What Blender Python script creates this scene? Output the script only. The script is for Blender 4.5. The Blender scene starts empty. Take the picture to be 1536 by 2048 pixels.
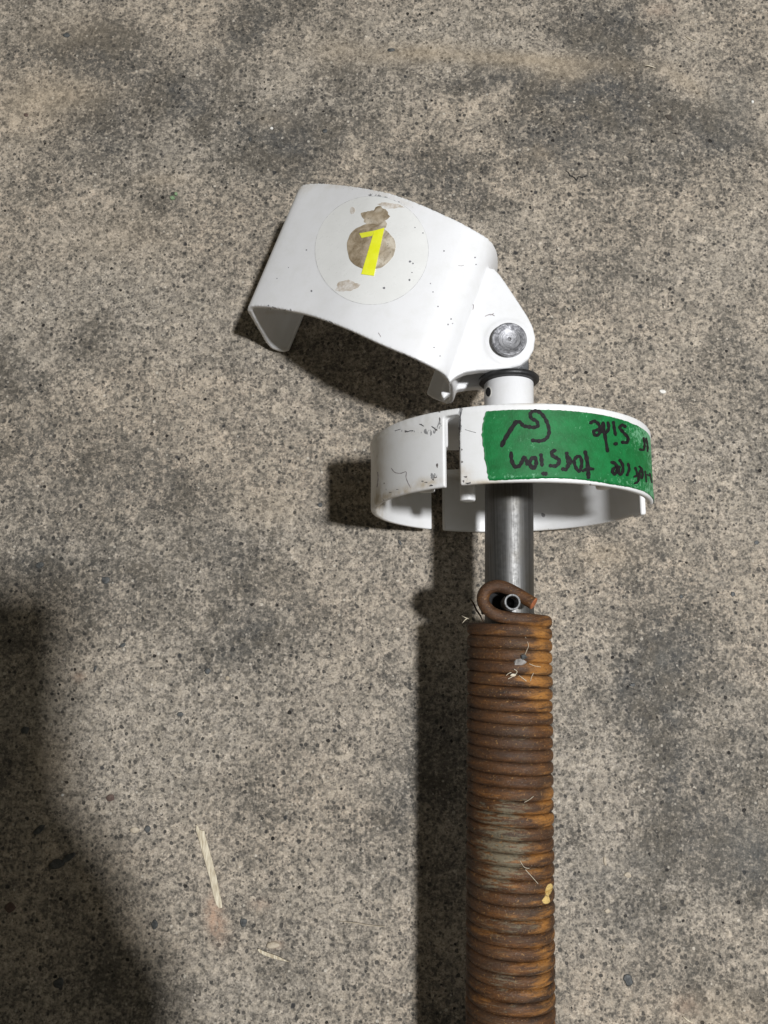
import bpy, bmesh, math, random
import numpy as np
from mathutils import Vector, Matrix
from mathutils.bvhtree import BVHTree
random.seed(7); RNG = np.random.RandomState(7)
sc = bpy.context.scene
COL = sc.collection

# ------------------------------------------------------------------ camera, world, lamps, exposure
H = 520.0                      # camera height above the floor, mm
F = 1656.0                     # focal length in pixels of the 1536x2048 frame
A = math.radians(9.67)         # tilt away from straight down
cam = bpy.data.cameras.new("camera"); co = bpy.data.objects.new("camera", cam); COL.objects.link(co)
co.location = (0, 0, H / 1000); co.rotation_euler = (A, 0, 0)
cam.sensor_fit = 'VERTICAL'; cam.sensor_height = 36; cam.sensor_width = 27
cam.lens = F / 2048 * 36; cam.clip_start = 0.01; cam.clip_end = 50
sc.camera = co

w = bpy.data.worlds.new("World"); sc.world = w; w.use_nodes = True
bg = w.node_tree.nodes["Background"]
bg.inputs[0].default_value = (1.0, 0.94, 0.74, 1); bg.inputs[1].default_value = 0.084

def lamp(name, loc, target, size, power, color, size_y=None):
    l = bpy.data.lights.new(name, 'AREA'); l.energy = power; l.color = color
    l.shape = 'RECTANGLE' if size_y else 'DISK'; l.size = size
    if size_y: l.size_y = size_y
    o = bpy.data.objects.new(name, l); COL.objects.link(o); o.location = loc
    o.rotation_euler = (Vector(target) - Vector(loc)).to_track_quat('-Z', 'Y').to_euler()
    return o
LAMP = (0.80, -0.06, 2.46)
lamp("ceiling_lamp", LAMP, (0.05, 0.1, 0), 0.16, 76, (0.975, 0.985, 1.0))
lamp("right_side_light", (2.3, 0.1, 1.75), (0.05, 0.05, 0.05), 1.1, 6.0, (0.95, 0.98, 1.0), 1.7)  # broad light added at right for the streak on the tube, source unseen

sc.view_settings.view_transform = 'Standard'; sc.view_settings.look = 'None'
sc.view_settings.exposure = 0.0; sc.view_settings.gamma = 1.0

# ------------------------------------------------------------------ helpers
CA, SA = math.cos(A), math.sin(A)
def P(px, py, z):
    """point at height z (mm) that is seen at photo pixel (px, py)"""
    th = A + math.atan((1024 - py) / F); t = math.tan(th); h = H - z
    y = t * h; d = h * CA + y * SA
    return Vector(((px - 768) * d / F, y, z))
def proj(v):
    v = np.asarray(v, float); y, h = v[:, 1], H - v[:, 2]
    d = h * CA + y * SA; u = y * CA - h * SA
    return np.stack([768 + F * v[:, 0] / d, 1024 - F * u / d], 1)
def ray(px, py):
    a = P(px, py, 0) - Vector((0, 0, H)); return a.normalized()

def link(name, me, mat=None, parent=None, smooth=True):
    o = bpy.data.objects.new(name, me); COL.objects.link(o)
    if mat: me.materials.clear(); me.materials.append(mat)
    if smooth:
        me.polygons.foreach_set('use_smooth', [True] * len(me.polygons))
    if parent: o.parent = parent
    return o
def mesh(verts, faces):
    me = bpy.data.meshes.new("m")
    me.from_pydata([(v[0] / 1000, v[1] / 1000, v[2] / 1000) for v in verts], [], faces)
    me.update(); return me
def tag(o, label=None, cat=None, group=None, kind=None):
    if label: o['label'] = label
    if cat: o['category'] = cat
    if group: o['group'] = group
    if kind: o['kind'] = kind
    return o
def fix(me):
    bm = bmesh.new(); bm.from_mesh(me); bmesh.ops.recalc_face_normals(bm, faces=bm.faces); bm.to_mesh(me); bm.free(); return me
def sharp(me, deg=35):
    try: me.set_sharp_from_angle(angle=math.radians(deg))
    except Exception: pass

class MB:
    def __init__(s): s.v, s.f = [], []
    def add(s, v, f):
        b = len(s.v); s.v += [tuple(p) for p in v]; s.f += [tuple(i + b for i in q) for q in f]
    def box(s, x0, x1, y0, y1, z0, z1):
        v = [(x, y, z) for x in (x0, x1) for y in (y0, y1) for z in (z0, z1)]
        s.add(v, [(0, 1, 3, 2), (4, 6, 7, 5), (0, 4, 5, 1), (2, 3, 7, 6), (0, 2, 6, 4), (1, 5, 7, 3)])
    def prism(s, poly, z0, z1):
        n = len(poly); s.add([(p[0], p[1], z0) for p in poly] + [(p[0], p[1], z1) for p in poly],
                             [tuple(range(n))[::-1], tuple(range(n, 2 * n))] + [(i, (i + 1) % n, n + (i + 1) % n, n + i) for i in range(n)])
    def lathe(s, prof, axis, c, seg=64, a0=0.0, a1=2 * math.pi, cap=False):
        """prof: closed list (r, t); axis 'y' or 'z'; c centre"""
        full = abs(a1 - a0 - 2 * math.pi) < 1e-6; n = len(prof); m = seg if full else seg + 1; v = []
        for i in range(m):
            a = a0 + (a1 - a0) * i / seg
            for r, t in prof:
                if axis == 'y': v.append((c[0] + r * math.sin(a), t, c[2] + r * math.cos(a)))
                else: v.append((c[0] + r * math.cos(a), c[1] + r * math.sin(a), t))
        f = []
        for i in range(seg):
            j = (i + 1) % m
            for k in range(n):
                f.append((i * n + k, i * n + (k + 1) % n, j * n + (k + 1) % n, j * n + k))
        if not full: f += [tuple(range(n)), tuple(range((m - 1) * n, m * n))[::-1]]
        s.add(v, f)
    def tube(s, pts, rad, seg=12, cap=True):
        pts = [Vector(p) for p in pts]; n = len(pts); rad = rad if hasattr(rad, '__len__') else [rad] * n
        up = None; v = []
        for i, p in enumerate(pts):
            t = (pts[min(i + 1, n - 1)] - pts[max(i - 1, 0)]).normalized()
            if up is None:
                up = Vector((0, 0, 1)) if abs(t.z) < .9 else Vector((1, 0, 0))
            up = (up - t * up.dot(t)).normalized(); b = t.cross(up)
            for k in range(seg):
                a = 2 * math.pi * k / seg; v.append(p + (up * math.cos(a) + b * math.sin(a)) * rad[i])
        f = [(i * seg + k, i * seg + (k + 1) % seg, (i + 1) * seg + (k + 1) % seg, (i + 1) * seg + k) for i in range(n - 1) for k in range(seg)]
        if cap: f += [tuple(range(seg))[::-1], tuple(range((n - 1) * seg, n * seg))]
        s.add(v, f)
    def mesh(s): return fix(mesh(s.v, s.f))

def spline(pts, per=8):
    pts = [np.array(p, float) for p in pts]; out = []
    for i in range(len(pts) - 1):
        p0, p1, p2, p3 = pts[max(i - 1, 0)], pts[i], pts[i + 1], pts[min(i + 2, len(pts) - 1)]
        for k in range(per):
            t = k / per
            out.append(.5 * (2 * p1 + (p2 - p0) * t + (2 * p0 - 5 * p1 + 4 * p2 - p3) * t * t + (3 * p1 - p0 - 3 * p2 + p3) * t ** 3))
    out.append(pts[-1]); return out

def remesh(me, voxel, smooth=3, dec=None):
    """fuse overlapping solids of one casting and round its edges"""
    o = bpy.data.objects.new("tmp", me); COL.objects.link(o)
    m = o.modifiers.new("r", 'REMESH'); m.mode = 'VOXEL'; m.voxel_size = voxel / 1000
    if smooth:
        s = o.modifiers.new("s", 'SMOOTH'); s.factor = .5; s.iterations = smooth
    bpy.context.view_layer.update()
    r = bpy.data.meshes.new_from_object(o.evaluated_get(bpy.context.evaluated_depsgraph_get()))
    bpy.data.objects.remove(o); return r
def bvh_of(*objs):
    v, f = [], []
    for o in objs:
        b = len(v); v += [Vector(x.co) * 1000 for x in o.data.vertices]; f += [tuple(i + b for i in p.vertices) for p in o.data.polygons]
    return BVHTree.FromPolygons(v, f)
def hit(bvh, px, py):
    h, n, i, d = bvh.ray_cast(Vector((0, 0, H)), ray(px, py))
    if n is not None and n.dot(ray(px, py)) > 0: n = -n
    return h, n
def drape(bvh, fn, nu, nv, off, thick=.25, closed=False):
    """a thin film of its own thickness lying on the surface; fn(s,t) gives where it lies"""
    V, N, ok = [], [], []
    for j in range(nv + 1):
        for i in range(nu + 1):
            p = fn(i / nu, j / nv); h, n = hit(bvh, *p)
            if h is None: V.append(Vector((0, 0, 0))); N.append(Vector((0, 0, 1))); ok.append(False)
            else: V.append(h + n * off); N.append(n); ok.append(True)
    W = nu + 1; f = []; rim = abs(fn(0, 0)[0] - fn(.5, 0)[0]) > .5      # an open band rather than a full disc
    for j in range(nv):
        for i in range(nu):
            i2 = (i + 1) % nu if closed else i + 1
            q = (j * W + i, j * W + i2, (j + 1) * W + i2, (j + 1) * W + i)
            if closed and j == 0 and not rim: q = (0, (j + 1) * W + i2, (j + 1) * W + i)
            if all(ok[k] for k in q): f.append(q)
    # skirt
    from collections import Counter
    c = Counter(); dirn = {}
    for q in f:
        for a, b in zip(q, q[1:] + q[:1]):
            k = (min(a, b), max(a, b)); c[k] += 1; dirn[k] = (a, b)
    base = len(V); low = [v - n * thick for v, n in zip(V, N)]
    f2 = [(dirn[k][1], dirn[k][0], base + dirn[k][0], base + dirn[k][1]) for k, m in c.items() if m == 1]
    return V + low, f + f2
def disc_fn(cx, cy, rx, ry, wob=0, ph=0, rot=0):
    def fn(s, t):
        a = 2 * math.pi * s; r = max(t, 1e-3)
        k = 1 + wob * (math.sin(3 * a + ph) * .5 + math.sin(5 * a + 2 * ph) * .35 + math.sin(9 * a + 3.3 * ph) * .2 + math.sin(17 * a + ph) * .12)
        x, y = rx * r * k * math.cos(a), ry * r * k * math.sin(a)
        return cx + x * math.cos(rot) - y * math.sin(rot), cy + x * math.sin(rot) + y * math.cos(rot)
    return fn
def stroke_patch(bvh, pts, width, off, thick=.12, per=6, wj=.16):
    pts = spline(pts, per) if len(pts) > 2 else [np.array(pts[0]) + (np.array(pts[1]) - np.array(pts[0])) * k / 8 for k in range(9)]
    n = len(pts); rows = []
    for i, p in enumerate(pts):
        t = np.array(pts[min(i + 1, n - 1)]) - np.array(pts[max(i - 1, 0)]); t = t / (np.linalg.norm(t) + 1e-9)
        nn = np.array([-t[1], t[0]]); wd = width * (1 + wj * math.sin(i * 1.3 + pts[0][0]) + random.uniform(-wj, wj) * .5) / 2
        rows.append((np.array(p), nn, wd, t))
    caps = [(rows[0][0] - rows[0][3] * rows[0][2] * .75, rows[0][1], rows[0][2] * .5, None)]
    cape = [(rows[-1][0] + rows[-1][3] * rows[-1][2] * .75, rows[-1][1], rows[-1][2] * .5, None)]
    rows = caps + rows + cape; m = len(rows) - 1
    def fn(s, t):
        i = min(int(round(s * m)), m); p, nn, wd, _ = rows[i]; q = p + nn * wd * (2 * t - 1); return q[0], q[1]
    return drape(bvh, fn, m, 2, off, thick)
def attr(me, name, blobs, soft=1.0):
    """worn / stained places of a surface: weight per vertex, blobs given where the photo shows them"""
    n = len(me.vertices); c = np.empty(n * 3); me.vertices.foreach_get('co', c); q = proj(c.reshape(-1, 3) * 1000)
    val = np.zeros(n)
    for b in blobs:
        x, y, rx, ry, a = b[:5]; rot = math.radians(b[5]) if len(b) > 5 else 0
        dx, dy = q[:, 0] - x, q[:, 1] - y
        u, v = dx * math.cos(rot) + dy * math.sin(rot), -dx * math.sin(rot) + dy * math.cos(rot)
        val += a * np.exp(-((u / rx) ** 2 + (v / ry) ** 2) * soft)
    at = me.attributes.new(name, 'FLOAT', 'POINT'); at.data.foreach_set('value', val.astype(np.float32))

# ------------------------------------------------------------------ materials
class NT:
    def __init__(s, name):
        s.m = bpy.data.materials.new(name); s.m.use_nodes = True; s.t = s.m.node_tree; s.t.nodes.clear()
        s.out = s.n('ShaderNodeOutputMaterial'); s.b = s.n('ShaderNodeBsdfPrincipled'); s.l(s.b.outputs[0], s.out.inputs[0])
        s.co = s.n('ShaderNodeTexCoord').outputs['Object']
    def n(s, t, **k):
        x = s.t.nodes.new(t)
        for a, b in k.items(): setattr(x, a, b)
        return x
    def l(s, a, b): s.t.links.new(a, b)
    def inp(s, node, i, v):
        if isinstance(v, (int, float)): node.inputs[i].default_value = v
        elif isinstance(v, tuple): node.inputs[i].default_value = v if len(v) == len(node.inputs[i].default_value) else v + (1,)
        else: s.l(v, node.inputs[i])
    def map(s, scale, loc=(0, 0, 0), src=None):
        m = s.n('ShaderNodeMapping'); m.inputs['Scale'].default_value = scale; m.inputs['Location'].default_value = loc
        s.l(src or s.co, m.inputs[0]); return m.outputs[0]
    def noise(s, scale, detail=3, rough=.55, vec=None, dist=0, color=False):
        x = s.n('ShaderNodeTexNoise'); x.inputs['Scale'].default_value = scale; x.inputs['Detail'].default_value = detail
        x.inputs['Roughness'].default_value = rough; x.inputs['Distortion'].default_value = dist; s.l(vec or s.co, x.inputs['Vector'])
        return x.outputs[1 if color else 0]
    def vor(s, scale, vec=None, feat='F1', out='Distance', rnd=1.0):
        x = s.n('ShaderNodeTexVoronoi'); x.feature = feat; x.inputs['Scale'].default_value = scale; x.inputs['Randomness'].default_value = rnd
        s.l(vec or s.co, x.inputs['Vector']); return x.outputs[out]
    def math(s, op, a, b=0.0, c=0.0, clamp=False):
        x = s.n('ShaderNodeMath', operation=op); x.use_clamp = clamp
        s.inp(x, 0, a); s.inp(x, 1, b)
        if op in ('MULTIPLY_ADD', 'SMOOTH_MIN'): s.inp(x, 2, c)
        return x.outputs[0]
    def rng(s, v, a, b, c=0.0, d=1.0, smooth=False):
        x = s.n('ShaderNodeMapRange'); x.interpolation_type = 'SMOOTHSTEP' if smooth else 'LINEAR'
        s.inp(x, 0, v)
        for i, k in enumerate((a, b, c, d)): s.inp(x, 1 + i, k)
        return x.outputs[0]
    def mix(s, f, a, b, mode='MIX'):
        x = s.n('ShaderNodeMix', data_type='RGBA', blend_type=mode); s.inp(x, 0, f); s.inp(x, 6, a); s.inp(x, 7, b); return x.outputs[2]
    def at(s, name):
        x = s.n('ShaderNodeAttribute', attribute_name=name); return x.outputs['Fac']
    def sep(s, v):
        x = s.n('ShaderNodeSeparateXYZ'); s.l(v, x.inputs[0]); return x.outputs
    def bump(s, h, strength=.5, dist=.0005, prev=None):
        x = s.n('ShaderNodeBump'); x.inputs['Strength'].default_value = strength; x.inputs['Distance'].default_value = dist
        s.l(h, x.inputs['Height'])
        if prev is not None: s.l(prev, x.inputs['Normal'])
        return x.outputs[0]
    def set(s, **k):
        for a, b in k.items(): s.inp(s.b, s.b.inputs.find(a.replace('_', ' ')), b)
        return s.m

def mat_concrete():
    t = NT("concrete")
    warp = t.noise(260, 3, .6, color=True)
    wv = t.n('ShaderNodeVectorMath', operation='MULTIPLY_ADD'); t.l(warp, wv.inputs[0]); wv.inputs[1].default_value = (.0022,) * 3; t.l(t.co, wv.inputs[2])
    co2 = wv.outputs[0]
    big = t.noise(9, 4, .6, dist=.6); mid = t.noise(34, 4, .6); tone = t.noise(5, 3, .5, t.map((1, 2.2, 1), (3, 1, 0)))
    dk = t.at('dark'); tan = t.at('tan'); pink = t.at('pink'); smooth = t.at('smooth')
    fine = t.noise(620, 4, .65); fine2 = t.noise(1500, 2, .6)
    patch = t.math('ADD', t.rng(big, .38, .66), t.math('MULTIPLY', t.rng(mid, .35, .68), .70))
    patch = t.math('ADD', patch, t.math('MULTIPLY', dk, 1.0))                                   # 0 light .. ~2 dark
    pn = t.rng(patch, .5, 1.55, 0, 1)
    light = t.mix(t.rng(tone, .4, .62), (.352, .304, .245), (.310, .282, .242))
    light = t.mix(t.rng(t.noise(900, 3, .6, t.map((1, 1, 1), (.7, .1, 0))), .45, .72), light, (.47, .425, .355))
    light = t.mix(t.rng(t.noise(75, 4, .65, t.map((1, 1, 1), (.1, .9, 0))), .40, .62, 0, .6), light, (.245, .222, .185))
    dark = t.mix(t.rng(pn, .25, .9), (.112, .103, .088), t.mix(t.rng(mid, .4, .6), (.076, .077, .075), (.095, .087, .073)))
    # cement paste between the sand grains
    m1 = t.noise(330, 3, .6, co2); m2 = t.noise(150, 3, .6, t.map((1, 1, 1), (.4, .2, 0)))
    f = t.math('ADD', t.math('MULTIPLY', pn, .68), t.math('MULTIPLY', t.math('SUBTRACT', fine, .47), 3.3))
    f = t.math('ADD', f, t.math('MULTIPLY', t.math('SUBTRACT', m1, .455), 3.3))
    f = t.math('ADD', f, t.math('MULTIPLY', t.math('SUBTRACT', m2, .46), 1.5), clamp=True)
    base = t.mix(f, light, dark)
    # every grain its own tone, pale cement net between them
    def mosaic(scale, off, ew):
        v = t.map((1, 1, 1), off, co2); c = t.sep(t.vor(scale, v, out='Color')); e = t.vor(scale, v, feat='DISTANCE_TO_EDGE')
        tone_ = t.mix(t.rng(c[1], .38, .52), t.mix(c[0], (.070, .070, .066), (.165, .150, .125)), t.mix(c[0], (.23, .215, .185), (.42, .375, .305)))
        return t.mix(t.rng(e, 0, ew, 1, 0), tone_, light)
    mos = t.mix(t.rng(m2, .42, .58), mosaic(300, (.05, .3, 0), .07), mosaic(520, (.2, .7, 0), .06))
    mos = t.mix(t.math('MULTIPLY', pn, .8), mos, t.mix(.6, mos, dark))
    base = t.mix(.38, base, mos)
    # sand grains in three sizes
    def grains(scale, lo, hi, amount, vec, k=.30):
        d = t.vor(scale, vec); c = t.sep(t.vor(scale, vec, out='Color'))
        size = t.rng(c[1], 0, 1, lo, hi)
        m = t.rng(t.math('SUBTRACT', size, d), 0, .10)
        on = t.math('LESS_THAN', c[0], t.math('ADD', amount, t.math('MULTIPLY', pn, k)))
        return t.math('MULTIPLY', m, on), c
    g1, c1 = grains(520, .25, .50, .32, co2); g2, c2 = grains(300, .16, .44, .27, co2); g3, c3 = grains(135, .08, .24, .13, co2, .1)
    gc1 = t.mix(c1[2], (.07, .068, .062), (.17, .155, .13)); gc2 = t.mix(c2[2], (.045, .045, .042), (.16, .145, .125)); gc3 = t.mix(c3[2], (.03, .033, .036), (.12, .105, .09))
    keep = t.rng(smooth, .15, .9, 1.0, .3)
    base = t.mix(t.math('MULTIPLY', t.math('MULTIPLY', g1, .75), keep), base, gc1)
    base = t.mix(t.math('MULTIPLY', t.math('MULTIPLY', g2, .85), keep), base, gc2)
    base = t.mix(t.math('MULTIPLY', g3, .85), base, gc3)
    # pale grains and paste net
    dW = t.vor(330, t.map((1, 1, 1), (.31, .17, 0))); cW = t.sep(t.vor(330, t.map((1, 1, 1), (.31, .17, 0)), out='Color'))
    wm = t.math('MULTIPLY', t.rng(t.math('SUBTRACT', t.rng(cW[1], 0, 1, .1, .40), dW), 0, .1), t.math('LESS_THAN', cW[0], .13))
    base = t.mix(t.math('MULTIPLY', wm, .5), base, t.mix(cW[2], (.38, .35, .30), (.48, .45, .39)))
    dP = t.vor(120, co2); cP = t.sep(t.vor(120, co2, out='Color'))
    pm = t.math('MULTIPLY', t.rng(t.math('SUBTRACT', t.rng(cP[1], 0, 1, .05, .16), dP), 0, .03), t.math('LESS_THAN', cP[0], .3))
    base = t.mix(t.math('MULTIPLY', pm, .9), base, (.02, .018, .016))
    base = t.mix(t.math('MULTIPLY', tan, .55, clamp=True), base, t.mix(fine, (.25, .205, .145), (.41, .35, .265)))
    base = t.mix(t.math('MULTIPLY', pink, t.rng(t.noise(300, 3), .2, .6), clamp=True), base, (.34, .26, .20))
    base = t.mix(t.math('MULTIPLY', smooth, .6, clamp=True), base, (.135, .132, .12))
    base = t.mix(.55, base, t.mix(fine2, (0, 0, 0), (1, 1, 1)), 'SOFT_LIGHT')
    gm = t.n('ShaderNodeGamma'); t.l(base, gm.inputs[0]); gm.inputs[1].default_value = 1.45          # widen the contrast of the grains
    base = t.mix(1.0, gm.outputs[0], (2.06, 2.07, 2.16), 'MULTIPLY')
    hgt = t.math('SUBTRACT', t.math('MULTIPLY', fine, .6), t.math('ADD', t.math('MULTIPLY', g2, .35), t.math('ADD', t.math('MULTIPLY', pm, 1.2), t.math('MULTIPLY', f, .25))))
    hgt = t.math('ADD', hgt, t.math('MULTIPLY', wm, .4))
    nb = t.bump(hgt, .8, .0009); nb = t.bump(fine2, .3, .0002, nb)
    rough = t.rng(fine, .3, .7, .62, .92)
    return t.set(Base_Color=base, Roughness=rough, Normal=nb, Specular_IOR_Level=.35)

def mat_paint(name, base=(.765, .765, .775), rough=.33):
    t = NT(name)
    sc_, dr = t.at('scuff'), t.at('dirt')
    n1 = t.noise(420, 4, .7, t.map((1, .45, 1))); n2 = t.noise(120, 4, .65); n3 = t.noise(900, 2, .5)
    col = t.mix(t.rng(n2, .45, .8), base, (base[0] * .94, base[1] * .94, base[2] * .92))
    dm = t.math('MULTIPLY', dr, t.rng(n2, .3, .62), clamp=True)
    col = t.mix(t.math('MULTIPLY', dm, .8), col, t.mix(n1, (.36, .27, .15), (.62, .54, .42)))
    g = t.math('MULTIPLY', t.math('ADD', sc_, .0), .40)
    sm = t.rng(n1, t.math('SUBTRACT', .83, g), t.math('SUBTRACT', .87, g))
    col = t.mix(t.math('MULTIPLY', sm, .85), col, t.mix(n3, (.05, .05, .055), (.3, .3, .31)))
    vd = t.vor(95); vc = t.sep(t.vor(95, out='Color'))
    spk = t.math('MULTIPLY', t.math('LESS_THAN', vd, t.rng(vc[1], 0, 1, .02, .075)), t.math('LESS_THAN', vc[0], .16))
    col = t.mix(t.math('MULTIPLY', spk, .55), col, (.16, .155, .17))
    r = t.math('ADD', rough, t.math('MULTIPLY', t.math('MAXIMUM', dm, sm), .35))
    h = t.math('SUBTRACT', t.math('MULTIPLY', n3, .5), sm)
    return t.set(Base_Color=col, Roughness=r, Normal=t.bump(h, .22, .0002), Specular_IOR_Level=.5)

def mat_rust():
    t = NT("rusty_spring_steel")
    br, orr, bare, yel = t.at('brown'), t.at('orange'), t.at('bare'), t.at('yellow')
    st = t.map((.32, 2.0, .32)); s1 = t.noise(130, 5, .68, st, dist=.3); s2 = t.noise(420, 4, .7, st); s3 = t.noise(60, 4, .6, dist=.4); s4 = t.noise(1300, 2, .6)
    col = t.mix(t.rng(s1, .32, .68), (.024, .011, .005), (.155, .062, .016))
    col = t.mix(t.rng(s3, .42, .66, 0, .5), col, (.062, .040, .024))
    om = t.math('MULTIPLY', t.rng(t.math('ADD', s1, t.math('MULTIPLY', orr, .28)), .58, .79), .9)
    col = t.mix(om, col, t.mix(s2, (.16, .058, .014), (.52, .235, .045)))
    bm_ = t.rng(t.math('ADD', s2, t.math('MULTIPLY', t.math('ADD', bare, t.rng(s3, .5, .8, 0, .35)), .27)), .66, .82)
    col = t.mix(t.math('MULTIPLY', bm_, .85), col, t.mix(s1, (.105, .092, .058), (.30, .262, .18)))
    col = t.mix(t.rng(t.math('ADD', t.math('MULTIPLY', yel, 1.0), t.math('MULTIPLY', s3, .35)), .62, .72), col, (.66, .47, .17))
    col = t.mix(t.rng(s4, .62, .75, 0, .35), col, (.35, .30, .24))
    col = t.mix(t.math('MULTIPLY', br, t.rng(s3, .3, .6, .4, 1.0), clamp=True), col, t.mix(s2, (.030, .014, .008), (.085, .040, .020)))
    s5 = t.noise(800, 4, .75, t.map((.5, 1.3, .5))); col = t.mix(t.rng(s5, .52, .66, 0, .6), col, (.022, .012, .007)); s6 = t.noise(650, 4, .7, t.map((1, 1, 1), (.5, .2, .1)))
    col = t.mix(t.rng(s6, .60, .68, 0, .55), col, (.40, .22, .075))
    h = t.math('ADD', t.math('ADD', t.math('MULTIPLY', s2, .7), t.math('MULTIPLY', s5, -.5)), t.math('MULTIPLY', s4, .6))
    return t.set(Base_Color=col, Roughness=t.rng(s2, .3, .7, .5, .85), Normal=t.bump(h, .8, .0005), Metallic=t.math('MULTIPLY', bm_, .25), Specular_IOR_Level=.4)

def mat_steel():
    t = NT("drawn_steel_tube")
    xyz = t.sep(t.co)
    ang = t.math('ARCTAN2', t.math('SUBTRACT', xyz[0], .0685), t.math('SUBTRACT', xyz[2], .080))
    cv = t.n('ShaderNodeCombineXYZ'); t.l(t.math('MULTIPLY', ang, 1.0), cv.inputs[0]); t.l(xyz[1], cv.inputs[1])
    st = t.noise(7, 5, .75, t.map((1, .9, 1), src=cv.outputs[0])); st2 = t.noise(30, 4, .7, t.map((1, 1.6, 1), src=cv.outputs[0]))
    spot = t.noise(500, 3, .6); oil = t.noise(45, 3, .5)
    col = t.mix(t.rng(st, .35, .65), (.085, .084, .082), (.20, .197, .192)); col = t.mix(t.rng(st2, .45, .7, 0, .6), col, (.10, .097, .094))
    col = t.mix(t.rng(oil, .52, .7, 0, .45), col, (.11, .095, .07))
    r = t.math('ADD', t.rng(st2, .3, .7, .38, .55), t.rng(spot, .4, .7, 0, .12))
    h = t.math('ADD', st2, t.math('MULTIPLY', spot, .25))
    return t.set(Base_Color=col, Metallic=.9, Roughness=r, Normal=t.bump(h, .15, .0002))

def mat_pin(cx, cy):
    t = NT("turned_pin_face"); xyz = t.sep(t.co)
    dx, dy = t.math('SUBTRACT', xyz[0], cx), t.math('SUBTRACT', xyz[1], cy)
    r = t.math('SQRT', t.math('ADD', t.math('MULTIPLY', dx, dx), t.math('MULTIPLY', dy, dy)))
    cv = t.n('ShaderNodeCombineXYZ'); t.l(r, cv.inputs[0]); ang = t.math('ARCTAN2', dx, dy); t.l(t.math('MULTIPLY', ang, .0004), cv.inputs[1])
    ringn = t.noise(1900, 3, .7, cv.outputs[0]); n = t.noise(330, 4, .7); n2 = t.noise(1000, 3, .7)
    col = t.mix(t.rng(ringn, .35, .65), (.17, .17, .18), (.50, .50, .52))
    outer = t.rng(r, .0054, .0060); col = t.mix(t.math('MULTIPLY', outer, t.rng(n, .42, .60)), col, (.12, .12, .13))
    col = t.mix(t.rng(n2, .6, .72, 0, .6), col, (.62, .62, .63)); core = t.rng(r, .0012, .0009); col = t.mix(t.math('MULTIPLY', core, .6), col, (.08, .08, .08))
    return t.set(Base_Color=col, Metallic=.6, Roughness=t.rng(n, .3, .7, .34, .6), Normal=t.bump(t.math('ADD', ringn, t.math('MULTIPLY', n2, .5)), .5, .0003))

def mat_simple(name, c1, c2, rough=.6, scale=300, metal=0.0, bump=.3, stretch=(1, 1, 1), spec=.5):
    t = NT(name); v = t.map(stretch); n = t.noise(scale, 4, .65, v); n2 = t.noise(scale * 3, 3, .6, v)
    col = t.mix(t.rng(n, .35, .65), c1, c2)
    return t.set(Base_Color=col, Roughness=t.rng(n2, .3, .7, rough * .85, min(1, rough * 1.15)), Metallic=metal, Normal=t.bump(n2, bump, .0003), Specular_IOR_Level=spec)

def mat_tape():
    t = NT("green_crepe_tape"); wear = t.at('wear')
    cr = t.noise(900, 3, .65, t.map((1.5, .8, 1.5))); n = t.noise(160, 4, .6); n3 = t.noise(520, 4, .75)
    col = t.mix(t.rng(n, .3, .7), (.003, .102, .021), (.006, .172, .042))
    col = t.mix(t.rng(cr, .5, .75, 0, .3), col, (.02, .24, .08))
    m = t.rng(t.math('ADD', n3, t.math('MULTIPLY', wear, .24)), .66, .78)
    col = t.mix(t.math('MULTIPLY', m, .6), col, (.22, .50, .30))
    return t.set(Base_Color=col, Roughness=.55, Normal=t.bump(t.math('ADD', cr, n3), .35, .00025), Specular_IOR_Level=.3)

def mat_residue():
    t = NT("brown_glue_residue"); n = t.noise(170, 4, .6, dist=.8); n2 = t.noise(700, 4, .7); n3 = t.noise(60, 2, .5, t.map((1, 1, 1), (.02, .05, 0)))
    col = t.mix(t.rng(n, .32, .64), (.19, .14, .08), (.44, .36, .26)); col = t.mix(t.math('MULTIPLY', t.at('tone'), t.rng(n, .25, .6), clamp=True), col, (.64, .58, .48))
    col = t.mix(t.rng(n2, .62, .70, 0, .8), col, (.07, .05, .035))
    return t.set(Base_Color=col, Roughness=.6, Normal=t.bump(n2, .5, .0004))

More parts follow.
